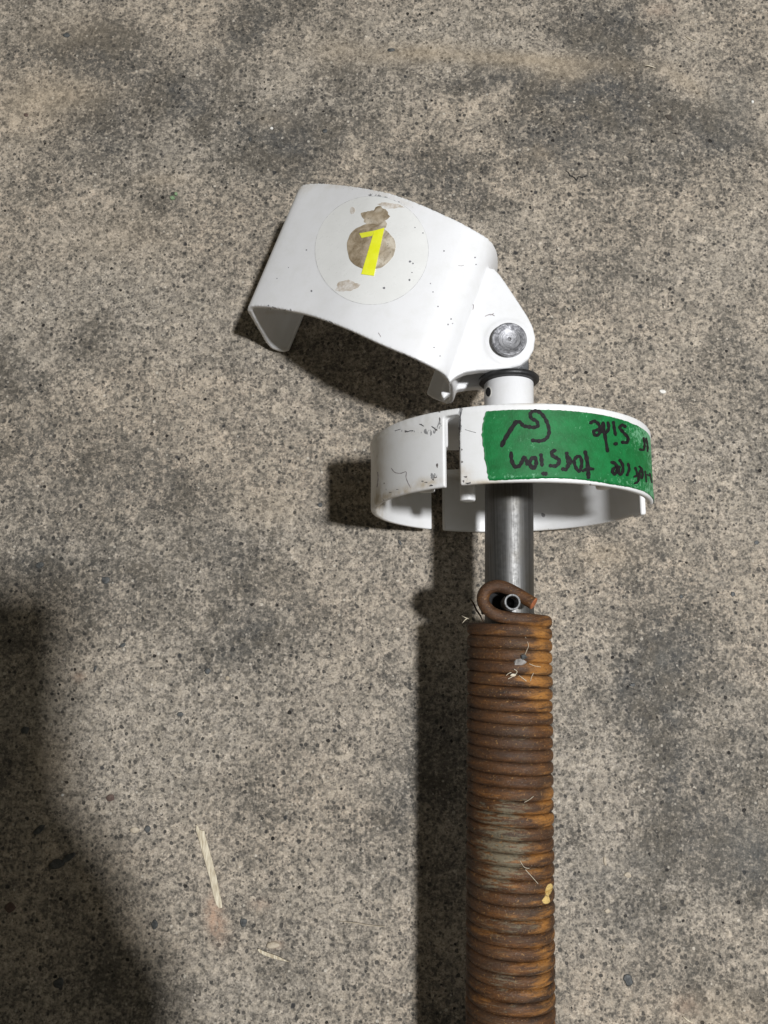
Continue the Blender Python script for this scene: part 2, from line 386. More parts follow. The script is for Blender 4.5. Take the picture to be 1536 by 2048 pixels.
M = dict(
    concrete=mat_concrete(), paint=mat_paint("white_enamel"), paint2=mat_paint("white_enamel_worn", (.76, .76, .76), .36),
    rust=mat_rust(), steel=mat_steel(), tape=mat_tape(), residue=mat_residue(),
    sticker=mat_simple("clear_vinyl_disc", (.745, .745, .725), (.78, .78, .762), .3, 90, bump=.12),
    rim=mat_simple("grey_sticker_edge", (.40, .40, .40), (.74, .74, .73), .6, 260),
    yellow=mat_simple("yellow_vinyl", (.80, .82, .02), (.86, .88, .05), .4, 200, bump=.15),
    yellow2=mat_simple("yellow_vinyl_flag", (.74, .76, .03), (.78, .80, .06), .4, 200, bump=.15),
    ink=mat_simple("black_marker_ink", (.004, .0035, .004), (.014, .012, .013), .6, 500, bump=.3, spec=.2),
    black=mat_simple("black_nylon", (.010, .010, .011), (.022, .022, .023), .45, 300, bump=.25),
    darksteel=mat_simple("dark_cast_steel", (.045, .047, .05), (.09, .09, .095), .5, 260, metal=.4),
    bore=mat_simple("dark_bore", (.005, .005, .006), (.012, .012, .012), .9, 300),
    zinc=mat_simple("zinc_roll_pin", (.10, .103, .103), (.26, .26, .26), .62, 600, metal=.7),
    cut=mat_simple("orange_rust_cut_end", (.22, .065, .025), (.42, .14, .05), .8, 700),
    wood=mat_simple("dry_wood", (.36, .29, .19), (.74, .67, .52), .75, 330, stretch=(3.4, .35, 1), bump=.9),
    leaf=mat_simple("dead_leaf", (.035, .028, .022), (.075, .06, .045), .7, 400),
    green=mat_simple("green_crumb", (.12, .20, .10), (.26, .36, .20), .8, 600),
    chip=mat_simple("pale_chip", (.62, .60, .55), (.85, .83, .78), .6, 500),
    pebdark=mat_simple("dark_pebble", (.03, .032, .032), (.095, .098, .095), .6, 420),
    pebred=mat_simple("red_pebble", (.075, .045, .036), (.12, .08, .062), .7, 420),
    pebtan=mat_simple("tan_pebble", (.36, .30, .22), (.52, .45, .35), .7, 420),
    grit=mat_simple("grey_grit", (.15, .14, .13), (.34, .32, .30), .7, 420),
    fibre=mat_simple("pale_fibre", (.52, .45, .33), (.72, .64, .50), .6, 500),
    twig=mat_simple("brown_twig", (.035, .018, .010), (.10, .05, .025), .8, 500),
    skin=mat_simple("skin", (.48, .28, .20), (.55, .33, .24), .5, 150), nail=mat_simple("nail", (.62, .42, .35), (.66, .46, .38), .3, 150),
    sleeve=mat_simple("navy_sleeve", (.03, .035, .06), (.05, .055, .09), .9, 600), phone=mat_simple("phone_shell", (.02, .02, .022), (.03, .03, .032), .25, 100),
    glass=mat_simple("phone_glass", (.006, .006, .008), (.01, .01, .012), .08, 100),
)

# ------------------------------------------------------------------ concrete floor
def floor():
    gx = np.concatenate([np.linspace(-1500, -330, 14)[:-1], np.arange(-330, 331, 2.2), np.linspace(330, 1500, 14)[1:]])
    gy = np.concatenate([np.linspace(-1300, -260, 12)[:-1], np.arange(-260, 481, 2.2), np.linspace(480, 1700, 14)[1:]])
    X, Y = np.meshgrid(gx, gy); n = X.size
    inside = (np.abs(X) < 330) & (Y > -260) & (Y < 480)
    Z = np.zeros_like(X)
    for k in range(26):
        fx, fy = RNG.normal(0, .055, 2); ph = RNG.rand() * 6.28; Z += np.sin(X * fx + Y * fy + ph) * .05
    Z = np.where(inside, Z - .25, -.25)
    V = np.stack([X.ravel(), Y.ravel(), Z.ravel()], 1)
    W, Hh = len(gx), len(gy); i = np.arange((W - 1) * (Hh - 1)); r, c = i // (W - 1), i % (W - 1); a = r * W + c
    me = mesh(V.tolist(), np.stack([a, a + 1, a + W + 1, a + W], 1).tolist())
    dark = [(600, 270, 90, 60, .8), (480, 60, 60, 45, .35), (620, 330, 60, 60, .5), (100, 110, 90, 45, .55), (270, 75, 60, 40, .6), (330, 130, 60, 50, .3),
            (1180, 60, 120, 55, .75), (1080, 170, 150, 40, .8, 8), (1260, 190, 60, 60, .6), (1050, 290, 80, 60, .7), (1230, 110, 60, 60, .3), (930, 170, 70, 25, .45),
            (1480, 120, 70, 90, .6), (1420, 230, 120, 40, .6, 20), (1440, 280, 90, 40, .5), (350, 210, 50, 30, .4), (390, 190, 60, 50, .4), (880, 340, 90, 50, .55),
            (700, 160, 90, 40, .3), (1320, 1330, 50, 90, .5), (1340, 1480, 60, 90, .45), (1370, 1650, 90, 80, .5), (1500, 1500, 60, 90, .6), (1500, 1730, 80, 80, .8),
            (1250, 1350, 60, 60, .45), (480, 1300, 60, 60, .35), (220, 1480, 60, 50, .25), (60, 1130, 60, 40, .5), (420, 1600, 60, 60, .3), (600, 1900, 80, 60, .3),
            (500, 1100, 90, 40, .25), (1230, 1180, 60, 30, .3), (1200, 1700, 50, 120, .3), (1300, 1960, 90, 40, .4), (180, 700, 70, 50, .25), (420, 250, 50, 50, .35)]
    attr(me, 'dark', dark + [(700, 1400, 90, 120, -.4), (300, 560, 160, 120, -.3), (1430, 480, 120, 120, -.45), (1250, 700, 140, 120, -.35), (850, 60, 120, 60, -.4), (330, 1420, 110, 160, -.3), (1200, 1560, 60, 110, -.3)])
    attr(me, 'tan', [(1060, 120, 190, 16, .8, 3), (830, 105, 90, 20, .6, -6), (1130, 150, 60, 18, .6), (680, 100, 60, 30, .45), (60, 210, 90, 60, .5, -20), (160, 190, 90, 30, .4), (1370, 165, 60, 14, .5, 35),
                     (330, 360, 60, 14, .4), (250, 470, 110, 50, .25), (550, 240, 40, 16, .4), (1210, 1110, 60, 26, .5), (100, 1530, 40, 60, .5), (1440, 2020, 110, 50, .35), (545, 1020, 60, 40, .25), (1080, 305, 30, 18, .5), (150, 60, 120, 40, .3)])
    attr(me, 'pink', [(432, 1845, 17, 34, 1.1, -15), (425, 1808, 13, 22, .5), (520, 1810, 18, 10, .5), (552, 1890, 12, 7, .8), (158, 1353, 10, 9, .7), (1320, 20, 30, 14, .3), (1370, 2010, 26, 20, .4)])
    attr(me, 'smooth', [(1323, 1318, 16, 22, .9), (1500, 1690, 60, 60, .7), (1300, 1720, 50, 30, .45), (1200, 1760, 60, 40, .4), (1250, 1860, 90, 40, .3), (1470, 200, 50, 60, .5), (1450, 1380, 30, 16, .6), (1440, 1160, 30, 20, .5), (340, 300, 30, 20, .3)])
    return tag(link("concrete_floor", me, M['concrete']), "worn grey concrete floor with exposed sand grains and faint stains", None, None, 'structure')
FLOOR = floor()

# cracks and embedded stones belong to the floor
def floor_z(x, y): return .1
def ribbon_floor(name, px, wd, mat):
    pts = [P(a, b, .2) for a, b in px]; L, R = [], []
    for i, p in enumerate(pts):
        t = (pts[min(i + 1, len(pts) - 1)] - pts[max(i - 1, 0)]).normalized(); n = Vector((-t.y, t.x, 0)); k = wd[i] if hasattr(wd, '__len__') else wd
        L.append(p + n * k / 2); R.append(p - n * k / 2)
    n = len(pts); mb = MB(); V = L + R + [Vector((v.x, v.y, -.6)) for v in L + R]
    f = [(i, i + 1, n + i + 1, n + i) for i in range(n - 1)] + [(2 * n + i, 2 * n + i + 1, i + 1, i) for i in range(n - 1)] + [(n + i, n + i + 1, 3 * n + i + 1, 3 * n + i) for i in range(n - 1)]
    mb.add(V, f); return link(name, mb.mesh(), mat, FLOOR, False)
ribbon_floor("crack", [(1131, 341), (1137, 345), (1140, 351), (1148, 354), (1153, 360), (1157, 353), (1166, 354), (1175, 351)], [.2, .7, 1.0, .7, 1.1, .6, .7, .2], M['bore'])
ribbon_floor("crack", [(1168, 228), (1173, 234), (1178, 239)], [.3, .6, .2], M['pebdark'])
def stone(name, px, py, rx, ry, rot, mat, h=.5, seed=0):
    r = random.Random(seed or int(px * 7 + py)); c = P(px, py, 0); k = H / F; n = 11; mb = MB(); rings = []
    rad = [r.uniform(.78, 1.15) for _ in range(n)]
    for s_, z in ((1.0, -.5), (.98, h * .55), (.72, h)):
        ring = []
        for i in range(n):
            a = 2 * math.pi * i / n; x, y = rx * k * rad[i] * math.cos(a) * s_, ry * k * rad[i] * math.sin(a) * s_
            ca, sa = math.cos(rot), math.sin(rot); ring.append((c.x + x * ca - y * sa, c.y + x * sa + y * ca, z + r.uniform(-.05, .05)))
        rings += ring
    f = [(j * n + i, j * n + (i + 1) % n, (j + 1) * n + (i + 1) % n, (j + 1) * n + i) for j in range(2) for i in range(n)] + [tuple(range(2 * n, 3 * n))]
    mb.add(rings, f); me = mb.mesh(); o = link(name, me, mat, None); return o
for a in [(112, 1728, 15, 9, .3, 'pebdark'), (136, 1716, 17, 6, .6, 'pebdark'), (78, 1660, 12, 6, .7, 'pebdark'), (50, 1460, 9, 8, 0, 'pebdark'), (210, 1160, 9, 8, 0, 'pebdark'), (221, 1596, 8, 7, 0, 'pebred'),
          (20, 1815, 11, 9, 0, 'pebred'), (118, 1966, 10, 9, 0, 'pebdark'), (245, 1290, 6, 4, .5, 'pebdark'), (295, 1658, 7, 7, 0, 'pebdark'), (190, 1337, 3, 7, -.3, 'pebdark'), (309, 1849, 6, 9, .3, 'pebdark'),
          (487, 1845, 7, 8, 0, 'pebdark'), (782, 100, 9, 5, 0, 'pebdark'), (133, 70, 8, 6, 0, 'pebdark'), (52, 230, 5, 5, 0, 'pebred'), (52, 208, 5, 5, 0, 'pebtan'), (455, 1357, 4, 5, .3, 'pebtan'), (415, 1342, 6, 6, 0, 'pebdark'),
          (360, 1428, 7, 5, 0, 'pebdark'), (1466, 1188, 5, 5, 0, 'pebdark'), (1513, 1085, 6, 5, 0, 'pebdark'), (1265, 1370, 6, 4, 0, 'pebdark'), (1362, 1193, 4, 4, 0, 'pebdark'), (1256, 1750, 7, 5, 0, 'pebtan'),
          (1215, 1822, 5, 4, 0, 'pebtan'), (1257, 1960, 9, 12, .2, 'pebdark'), (500, 278, 4, 5, 0, 'pebdark'), (650, 262, 6, 5, 0, 'pebdark'), (478, 246, 5, 4, 0, 'pebdark'), (800, 1085, 3, 6, .4, 'pebdark'), (590, 465, 5, 4, 0, 'pebdark'),
          (640, 1010, 5, 5, 0, 'pebdark'), (270, 1660, 9, 6, 0, 'pebtan'), (80, 1130, 9, 7, 0, 'pebdark')]:
    o = stone("pebble", a[0], a[1], a[2], a[3], a[4], M[a[5]], .3); o.parent = FLOOR

# ------------------------------------------------------------------ the torsion arm: one assembly on the floor
XC, ZC, R0 = 67.8, 76.2, 75.0        # ring axis and outer radius
XT, ZT = 67.3, 77.5
AXS = lambda v: (v[0] + (v[1] - 52) * .0186, v[1], v[2] + (v[1] - 60) * .030)     # the tube dips towards its far end                  # tube axis
ARM = bpy.data.objects.new("torsion_spring_arm", None); COL.objects.link(ARM); ARM.empty_display_size = .02
tag(ARM, "white hinged bracket and slotted ring on a steel tube with a long rusty coil spring", "spring assembly")

# --- ring housing: one casting of rim, back web, bosses and ribs
Y0, Y1 = 76.0, 113.8
LEAN = lambda z: (z - 76) * .012
def ring_mesh():
    mb = MB()
    prof = [(R0 - 3.1, Y0), (R0 - .6, Y0), (R0, Y0 + .7), (R0, Y1 - 2.6), (R0 - .8, Y1 - .8), (R0 - 2.6, Y1), (R0 - 3.1, Y1)]
    # full circle, slots are cut by leaving angles out
    def ang(x): return math.asin((x - XC) / R0)
    aL, aR = ang(28.3), ang(35.2)
    # right part: from aR clockwise to bottom (pi - aR)
    # upper arc, a side slot that leaves only the far edge, lower arc whose end stands bright in the lamp
    mb.lathe(prof, 'y', (XC, 0, ZC), 120, aR, math.radians(75))
    mb.lathe([(R0 - 3.1, 101), (R0, 101), (R0, Y1 - 2.6), (R0 - .8, Y1 - .8), (R0 - 2.6, Y1), (R0 - 3.1, Y1)], 'y', (XC, 0, ZC), 20, math.radians(74), math.radians(92))
    low = [(r, t - (1.6 if t < 80 else 0)) for r, t in prof]
    mb.lathe(low, 'y', (XC, 0, ZC), 6, math.radians(90.5), math.radians(99))
    mb.lathe(prof, 'y', (XC, 0, ZC), 110, math.radians(98), math.pi - ang(36.5))
    # left part
    mb.lathe(prof, 'y', (XC, 0, ZC), 90, math.pi - ang(28.1), 2 * math.pi + aL)
    # strip that bridges the slot at the far edge
    mb.lathe([(R0 - 4.2, Y1 - 3.6), (R0 - 1.2, Y1 - 3.6), (R0 - 1.2, Y1 - .6), (R0 - 4.2, Y1 - .6)], 'y', (XC, 0, ZC), 10, aL - .03, aR + .03)
    mb.lathe([(R0 - 4.2, Y1 - 3.6), (R0 - 1.2, Y1 - 3.6), (R0 - 1.2, Y1 - .6), (R0 - 4.2, Y1 - .6)], 'y', (XC, 0, ZC), 10, math.pi - aR - .05, math.pi - aL + .05)
    return mb
rb = ring_mesh()
def web():
    """back web with a round window low on the left"""
    bm = bmesh.new(); hc, hr = (38.0, 47.0), 29.0; n = 96; m = 48
    out = [bm.verts.new((XC + 75.5 * math.sin(2 * math.pi * i / n), Y1 - 3.8, ZC + 75.5 * math.cos(2 * math.pi * i / n))) for i in range(n)]
    inn = [bm.verts.new((hc[0] + hr * math.sin(2 * math.pi * i / m), Y1 - 3.8, hc[1] + hr * math.cos(2 * math.pi * i / m))) for i in range(m)]
    e = [bm.edges.new((out[i], out[(i + 1) % n])) for i in range(n)] + [bm.edges.new((inn[i], inn[(i + 1) % m])) for i in range(m)]
    bmesh.ops.triangle_fill(bm, edges=e, use_beauty=True, use_dissolve=False)
    r = bmesh.ops.extrude_face_region(bm, geom=bm.faces[:])
    for v in r['geom']:
        if isinstance(v, bmesh.types.BMVert): v.co.y += 3.0
    bmesh.ops.recalc_face_normals(bm, faces=bm.faces)
    vs = [tuple(v.co) for v in bm.verts]; bm.verts.index_update(); fs = [tuple(v.index for v in f.verts) for f in bm.faces]; bm.free()
    return vs, fs
rb.add(*web())
def cyl(mb, x, z, r, y0, y1, seg=28):
    mb.add([(x + r * math.sin(2 * math.pi * i / seg), y, z + r * math.cos(2 * math.pi * i / seg)) for y in (y0, y1) for i in range(seg)],
           [tuple(range(seg)), tuple(range(seg, 2 * seg))[::-1]] + [(i, (i + 1) % seg, seg + (i + 1) % seg, seg + i) for i in range(seg)])
for x, z in ((21, 121), (43.5, 97), (106, 129)):
    cyl(rb, x, z, 4.1, 77.5, Y1 - 2)
rb.box(21 - 1.2, 21 + 1.2, 92, Y1 - 2, 121, 129); rb.box(43.5 - 1.2, 43.5 + 1.2, 92, Y1 - 2, 97, 143)
rb.box(86.2, 87.6, 76.2, Y1 - 2, 4, 42)                                 # thin fin right of the tube
rb.box(28.0, 30.6, 96, Y1 - 2, 112, 137)
rb.v = [(v[0], v[1] + LEAN(v[2]), v[2]) for v in rb.v]
ring = link("cast_ring", remesh(rb.mesh(), .62, 2), M['paint2'], None)
me = ring.data
attr(me, 'scuff', [(805, 862, 40, 7, .75, 5), (860, 862, 26, 12, .75), (880, 835, 5, 26, 1.0), (920, 860, 4, 60, .9), (768, 990, 10, 50, .6), (825, 965, 40, 8, .6, -14), (870, 955, 20, 14, .7),
                   (930, 957, 16, 12, .8), (940, 860, 22, 14, .45), (750, 1020, 8, 16, .7), (750, 905, 8, 30, .55), (1140, 1010, 50, 40, .3), (1180, 968, 4, 4, 1.2), (1095, 1060, 30, 6, .7), (1087, 1030, 5, 5, 1.3), (1060, 806, 60, 5, .55), (930, 822, 30, 10, .5)])
attr(me, 'dirt', [(800, 985, 50, 9, 1.3, -18), (860, 965, 30, 9, 1.0), (925, 950, 16, 16, .9), (970, 965, 40, 5, .9), (758, 1010, 10, 40, 1.2), (1060, 806, 30, 4, .8), (760, 900, 14, 60, .45), (800, 850, 70, 30, .2), (1120, 1062, 60, 4, .6)])
HOUSING = ring; ring.name = "ring_housing"; ring.parent = ARM
ring['label'] = "scuffed white cast ring housing with a slot and green tape"
BR = bvh_of(ring)

def sub(name, vf, mat, parent, smooth=True):
    me = mesh(*vf); bm = bmesh.new(); bm.from_mesh(me); bmesh.ops.delete(bm, geom=[v for v in bm.verts if not v.link_faces], context='VERTS'); bm.to_mesh(me); bm.free()
    o = link(name, me, mat, parent, smooth); sharp(o.data, 50); return o
CHIPM = mat_simple("bare_chip", (.045, .04, .04), (.20, .18, .17), .7, 500)
# a rust run line on the left piece and a nick in its side
def strokes(name, lst, mat, parent, bvh, off=.12, thick=.1):
    for k, (pts, wd) in enumerate(lst):
        v, f = stroke_patch(bvh, pts, wd * (1.18 if mat is M['ink'] else 1), off + .018 * (k % 5), thick)
        o = link(name, mesh(v, f), mat, parent); sharp(o.data, 50)
def z3(l, s, ox, oy): return [(x / s + ox, y / s + oy) for x, y in l]
scr = mat_simple("scratch_grey", (.16, .14, .15), (.42, .38, .38), .7, 500)
strokes("scratch", [(z3([(610, 1010), (640, 1045), (690, 1052), (735, 1040), (735, 1085), (750, 1130), (772, 1172)], 4.267, 640, 700), 1.5)], scr, HOUSING, BR, .06, .04)
strokes("nick", [(z3([(493, 1045), (497, 1075), (494, 1130), (486, 1170)], 4.267, 640, 700), 1.8)], scr, HOUSING, BR, .06, .04)
strokes("chip_mark", [(z3([(640, 688), (665, 682), (685, 676)], 4.267, 640, 700), 1.2), (z3([(725, 690), (745, 698), (770, 690), (795, 690)], 4.267, 640, 700), 1.8), (z3([(850, 632), (868, 640), (885, 650)], 4.267, 640, 700), 1.6),
                      (z3([(955, 652), (975, 668), (990, 678)], 4.267, 640, 700), 1.9), (z3([(1203, 530), (1196, 600), (1195, 680)], 4.267, 640, 700), 1.9),
                      (z3([(1240, 680), (1290, 695), (1330, 705)], 4.267, 640, 700), 1.0), (z3([(1245, 1135), (1265, 1140), (1285, 1128)], 4.267, 640, 700), 1.8), (z3([(935, 1160), (960, 1157)], 4.267, 640, 700), 1.8), (z3([(1190, 830), (1195, 845)], 4.267, 640, 700), 1.5)],
        mat_simple("dark_chip", (.03, .03, .035), (.12, .12, .13), .7, 500), HOUSING, BR, .05, .04)

for k, (x, y, a_, b_) in enumerate([(1018, 522, 9, 13), (1022, 590, 5, 16), (1000, 985, 9, 18), (966, 1106, 8, 8), (950, 1156, 13, 7), (985, 1088, 12, 6), (1243, 1083, 15, 7), (1268, 1136, 18, 5), (1213, 955, 8, 9), (1211, 850, 6, 8), (1199, 610, 5, 34), (1195, 690, 4, 18),
                                      (736, 695, 14, 8), (862, 636, 9, 5), (992, 681, 11, 8), (535, 828, 7, 8), (875, 1120, 10, 5), (1225, 1120, 7, 10), (548, 1138, 4, 6), (660, 1190, 10, 3), (600, 1215, 12, 3), (905, 1130, 14, 4)]):
    px_, py_ = x / 4.267 + 640, y / 4.267 + 700
    if k != 15: sub("chip_mark", drape(BR, disc_fn(px_, py_, a_ / 4.267, b_ / 4.267, .4, k * 1.7), 20, 3, .05, .04, True), CHIPM, HOUSING)
# --- green tape round the ring
def tape():
    V, Fc = [], []; r = R0 + .28; na, ny = 150, 26; a0, a1 = math.radians(-15.4), math.radians(77)
    prof = [0, -.018, -.030, -.034, -.031, -.025, -.022, -.012, -.006, .004]
    for j in range(ny + 1):
        t = j / ny; y = 77.1 + (110.3 - 77.0) * t
        left = np.interp(t, np.linspace(0, 1, 10), prof[::-1]) + random.uniform(-.004, .004)
        right = random.uniform(-.03, .02)
        for i in range(na + 1):
            s = i / na; a = (a0 + left) * (1 - s) + (a1 + right) * s
            yy = y + (math.sin(a * 9) * .25 + random.uniform(-.12, .12)) * (1 if j in (0, ny) else 0) + (0 if j else .5 * max(0, math.sin(a * 5.5)) * .6)
            rr = r + random.uniform(-.03, .03) + (.6 * max(0, (a - 1.1)) * 2 if j < 3 else 0)
            V.append((XC + rr * math.sin(a), yy, ZC + rr * math.cos(a)))
    W = na + 1
    Fc = [(j * W + i, j * W + i + 1, (j + 1) * W + i + 1, (j + 1) * W + i) for j in range(ny) for i in range(na)]
    o_ = len(V); V += [(XC + (v[0] - XC) * (1 - .22 / R0), v[1], ZC + (v[2] - ZC) * (1 - .22 / R0)) for v in V]
    loop = [i for i in range(W)] + [j * W + na for j in range(1, ny + 1)] + [ny * W + i for i in range(na - 1, -1, -1)] + [j * W for j in range(ny - 1, 0, -1)]
    Fc += [(loop[k], loop[(k + 1) % len(loop)], o_ + loop[(k + 1) % len(loop)], o_ + loop[k]) for k in range(len(loop))]
    shr = lambda v: (v[0], v[1] + LEAN(v[2]), v[2])
    me = mesh([shr(v) for v in V], Fc)
    o = link("green_tape", me, M['tape'], HOUSING)
    attr(o.data, 'wear', [(1290, 1000, 40, 30, 1.0), (1280, 870, 30, 30, 1.0), (1000, 955, 60, 8, .35), (1100, 950, 120, 8, .35), (1060, 890, 60, 20, .35), (1180, 830, 40, 60, .3), (1240, 965, 60, 12, .5), (990, 830, 20, 20, .3), (1305, 900, 12, 80, .9)])
    return o
TAPE = tape()
BT = bvh_of(TAPE)
c4 = lambda l: z3(l, 3.84, 940, 720)
INK = [(c4([(243, 660), (270, 605), (310, 540), (352, 478)]), 7.5), (c4([(352, 475), (385, 478), (410, 505), (445, 512), (490, 518), (522, 503), (510, 470), (472, 448), (463, 415), (480, 395), (512, 392), (548, 412), (583, 462), (604, 520), (605, 570), (582, 606), (540, 622), (480, 618)]), 6.2),
       (c4([(316, 712), (320, 770), (345, 818), (380, 812), (402, 775), (415, 745)]), 6.6), (c4([(415, 745), (432, 770), (440, 800)]), 6.2), (c4([(475, 755), (458, 790), (482, 832), (508, 800), (500, 752), (475, 755)]), 6.6), (c4([(545, 728), (550, 775), (553, 812)]), 6.4), (c4([(556, 872), (582, 874)]), 7),
       (c4([(656, 694), (630, 704), (634, 735), (668, 755), (686, 778), (662, 812), (616, 812)]), 6.4), (c4([(742, 716), (750, 760), (755, 800), (738, 838), (712, 838)]), 6.6), (c4([(748, 740), (775, 770), (770, 795)]), 5),
       (c4([(822, 740), (800, 775), (812, 825), (840, 852), (858, 800), (848, 748), (822, 740)]), 5.8), (c4([(884, 706), (898, 770), (907, 850), (909, 903)]), 6.8), (c4([(866, 852), (905, 836), (946, 838)]), 5.2),
       (c4([(922, 486), (950, 470), (982, 488), (1000, 530), (990, 570), (960, 578), (950, 548), (985, 535)]), 5.6), (c4([(1022, 482), (1012, 540), (1040, 562), (1064, 525), (1058, 480)]), 5.2), (c4([(1022, 482), (1036, 580), (1056, 700)]), 5.6),
       (c4([(1101, 478), (1108, 530), (1118, 578)]), 5.2), (c4([(1110, 645), (1124, 643)]), 6), (c4([(1192, 512), (1168, 500), (1150, 522), (1180, 560), (1212, 598), (1204, 632), (1168, 632)]), 5.4),
       (c4([(1086, 785), (1118, 800), (1130, 848), (1108, 876), (1092, 852), (1108, 828)]), 5.6), (c4([(1150, 770), (1174, 815), (1166, 872), (1140, 868), (1146, 820)]), 5.4), (c4([(1213, 796), (1222, 838), (1206, 884)]), 4.6),
       (c4([(1268, 828), (1288, 885), (1292, 930), (1264, 948)]), 4.2), (c4([(1258, 898), (1302, 880)]), 3.6), (c4([(1300, 818), (1322, 850), (1322, 905), (1302, 890), (1306, 850)]), 3.8), (c4([(1345, 855), (1354, 935)]), 3),
       (c4([(1380, 870), (1388, 905), (1396, 940)]), 2.6), (c4([(1360, 880), (1378, 890)]), 2.6),
       (c4([(1332, 598), (1340, 655), (1330, 690), (1303, 686)]), 4), (c4([(1352, 600), (1362, 660), (1362, 700)]), 3.2)]
strokes("marker_stroke", INK, M['ink'], HOUSING, BT, .08, .10)

# --- steel tube with white collar, dark disc for a screw hole and nylon washer
mb = MB(); mb.lathe([(10.2, -330), (13.0, -330), (13.0, 139), (10.2, 139)], 'y', (XT, 0, ZT), 96); mb.v = [AXS(v) for v in mb.v]
TUBE = link("steel_tube", mb.mesh(), M['steel'], ARM); sharp(TUBE.data)
mb = MB(); mb.lathe([(11.5, 104), (13.5, 104), (13.5, 146.4), (13.1, 147.0), (11.5, 147.0)], 'y', (XT, 0, ZT), 96); mb.v = [AXS(v) for v in mb.v]
COLLAR = link("white_collar", mb.mesh(), M['paint'], ARM); sharp(COLLAR.data, 50)
BC = bvh_of(COLLAR)
sub("screw_hole_shade", drape(BC, disc_fn(977, 784, 5.6, 9.5), 24, 4, .05, .05, True), M['bore'], COLLAR)  # flat near-black disc painted for the shade inside a hole
# pale lip round the dark disc
def lip(s, t):
    a = 2 * math.pi * s; r = 1 + .22 * t; return 977 + 5.6 * r * math.cos(a) - .6, 784 + 9.5 * r * math.sin(a)
sub("hole_lip", drape(BC, lip, 32, 1, .12, .12, True), M['chip'], COLLAR)
mb = MB(); mb.lathe([(13.0, 147.2), (15.8, 147.2), (16.6, 147.9), (16.6, 149.6), (15.8, 150.4), (9.0, 150.4), (9.0, 147.2)], 'y', (XT, 0, ZT), 80); mb.v = [AXS(v) for v in mb.v]
WASH = link("black_washer", mb.mesh(), M['black'], ARM); sharp(WASH.data, 50)
PINP = P(1019, 678, 98)
mb = MB(); mb.box(XT - 8.3, XT + 11.7, 150.2, 168, 70.5, 89)
mb.lathe([(0.01, 70.5), (10, 70.5), (10, 88.5), (.01, 88.5)], 'z', (PINP.x, PINP.y, 0), 40)
TONG = link("hinge_tongue", remesh(mb.mesh(), .7, 1), M['darksteel'], ARM)

# --- bracket: arched channel, curled lips, two ears
near = [(579, 703, 3.4), (566, 705, 2.6), (553, 702, 3.0), (541, 696, 5.5), (531, 685, 10.5), (521, 668, 20), (509, 648, 32), (499, 631, 44), (494.5, 621, 51), (497, 614, 55.2), (508, 611.5, 59),
        (535, 613, 66), (575, 620, 75), (620, 630, 84), (665, 646, 93), (705, 662, 99), (760, 687, 104), (820, 712, 106), (860, 731, 104.5), (885, 745, 100), (898, 758, 92), (906, 772, 80), (908, 790, 64), (905, 806, 50), (895, 813, 43), (879, 810, 40), (863, 805, 38), (851, 797, 37)]
UD, VD = Vector((.924, -.383, 0)), Vector((.383, .924, 0))
Nw = [P(*p) for p in near]
far_px = {9: (600, 373), 10: (611, 367.5), 11: (640, 366), 12: (676, 368.5), 13: (712, 373), 14: (752, 380), 15: (790, 389), 16: (846, 410), 17: (908, 438), 18: (950, 460), 19: (977, 477), 20: (991, 495)}
Fw = []
for i, (p, q) in enumerate(zip(Nw, near)):
    if i in far_px: Fw.append(P(far_px[i][0], far_px[i][1], q[2]))
    else: Fw.append(None)
for i in range(23, len(Nw)): Nw[i] = Nw[i] + VD * min(2.6, .7 * (i - 22))
dl = Fw[9] - Nw[9]; dr = Fw[20] - Nw[20]
for i in range(9): Fw[i] = Nw[i] + dl
for i in range(21, len(Nw)): Fw[i] = Nw[i] + dr
def loft():
    a = [Vector(v) for v in spline([tuple(v) for v in Nw], 5)]; b = [Vector(v) for v in spline([tuple(v) for v in Fw], 5)]
    n = len(a); nv = 10; T = 3.1
    mid = [(p + q) / 2 for p, q in zip(a, b)]
    nor = []
    for i in range(n):
        t = mid[min(i + 1, n - 1)] - mid[max(i - 1, 0)]; v = (b[i] - a[i]).normalized()
        nn = t.cross(v).normalized(); nor.append(nn)
    # make the normal point inside the channel
    c = sum(mid, Vector((0, 0, 0))) / n
    k = n // 2
    if nor[k].dot(c - mid[k]) < 0: nor = [-x for x in nor]
    V, Fc = [], []
    for i in range(n):
        for j in range(nv + 1):
            V.append(a[i].lerp(b[i], j / nv))
    o = len(V)
    for i in range(n):
        for j in range(nv + 1): V.append(a[i].lerp(b[i], j / nv) + nor[i] * T)
    W = nv + 1
    for i in range(n - 1):
        for j in range(nv):
            q = (i * W + j, i * W + j + 1, (i + 1) * W + j + 1, (i + 1) * W + j); Fc += [q, tuple(x + o for x in q[::-1])]
    for i in range(n - 1):
        Fc += [(i * W, (i + 1) * W, o + (i + 1) * W, o + i * W), (i * W + nv, o + i * W + nv, o + (i + 1) * W + nv, (i + 1) * W + nv)]
    for j in range(nv):
        Fc += [(j, o + j, o + j + 1, j + 1), ((n - 1) * W + j, (n - 1) * W + j + 1, o + (n - 1) * W + j + 1, o + (n - 1) * W + j)]
    return V, Fc
bk = MB(); bk.add(*loft())
ear = [(940, 610), (951, 572), (964, 536), (988, 536), (1000, 549), (1012, 566), (1034, 599), (1056, 633), (1066, 653), (1071, 674), (1068, 698), (1058, 717), (1040, 731), (1015, 737), (985, 738.5), (955, 740), (930, 744), (913, 752), (899, 764), (893, 752), (905, 715), (930, 655)]
EP = [P(x, y, 93.5) for x, y in ear]
EPs = [tuple(v)[:2] for v in EP]
bk.prism(EPs, 86.5, 93.5)
low = [(p[0] - 1.2, p[1] - .3) for p in EPs]
bk.prism(low, 58, 65)
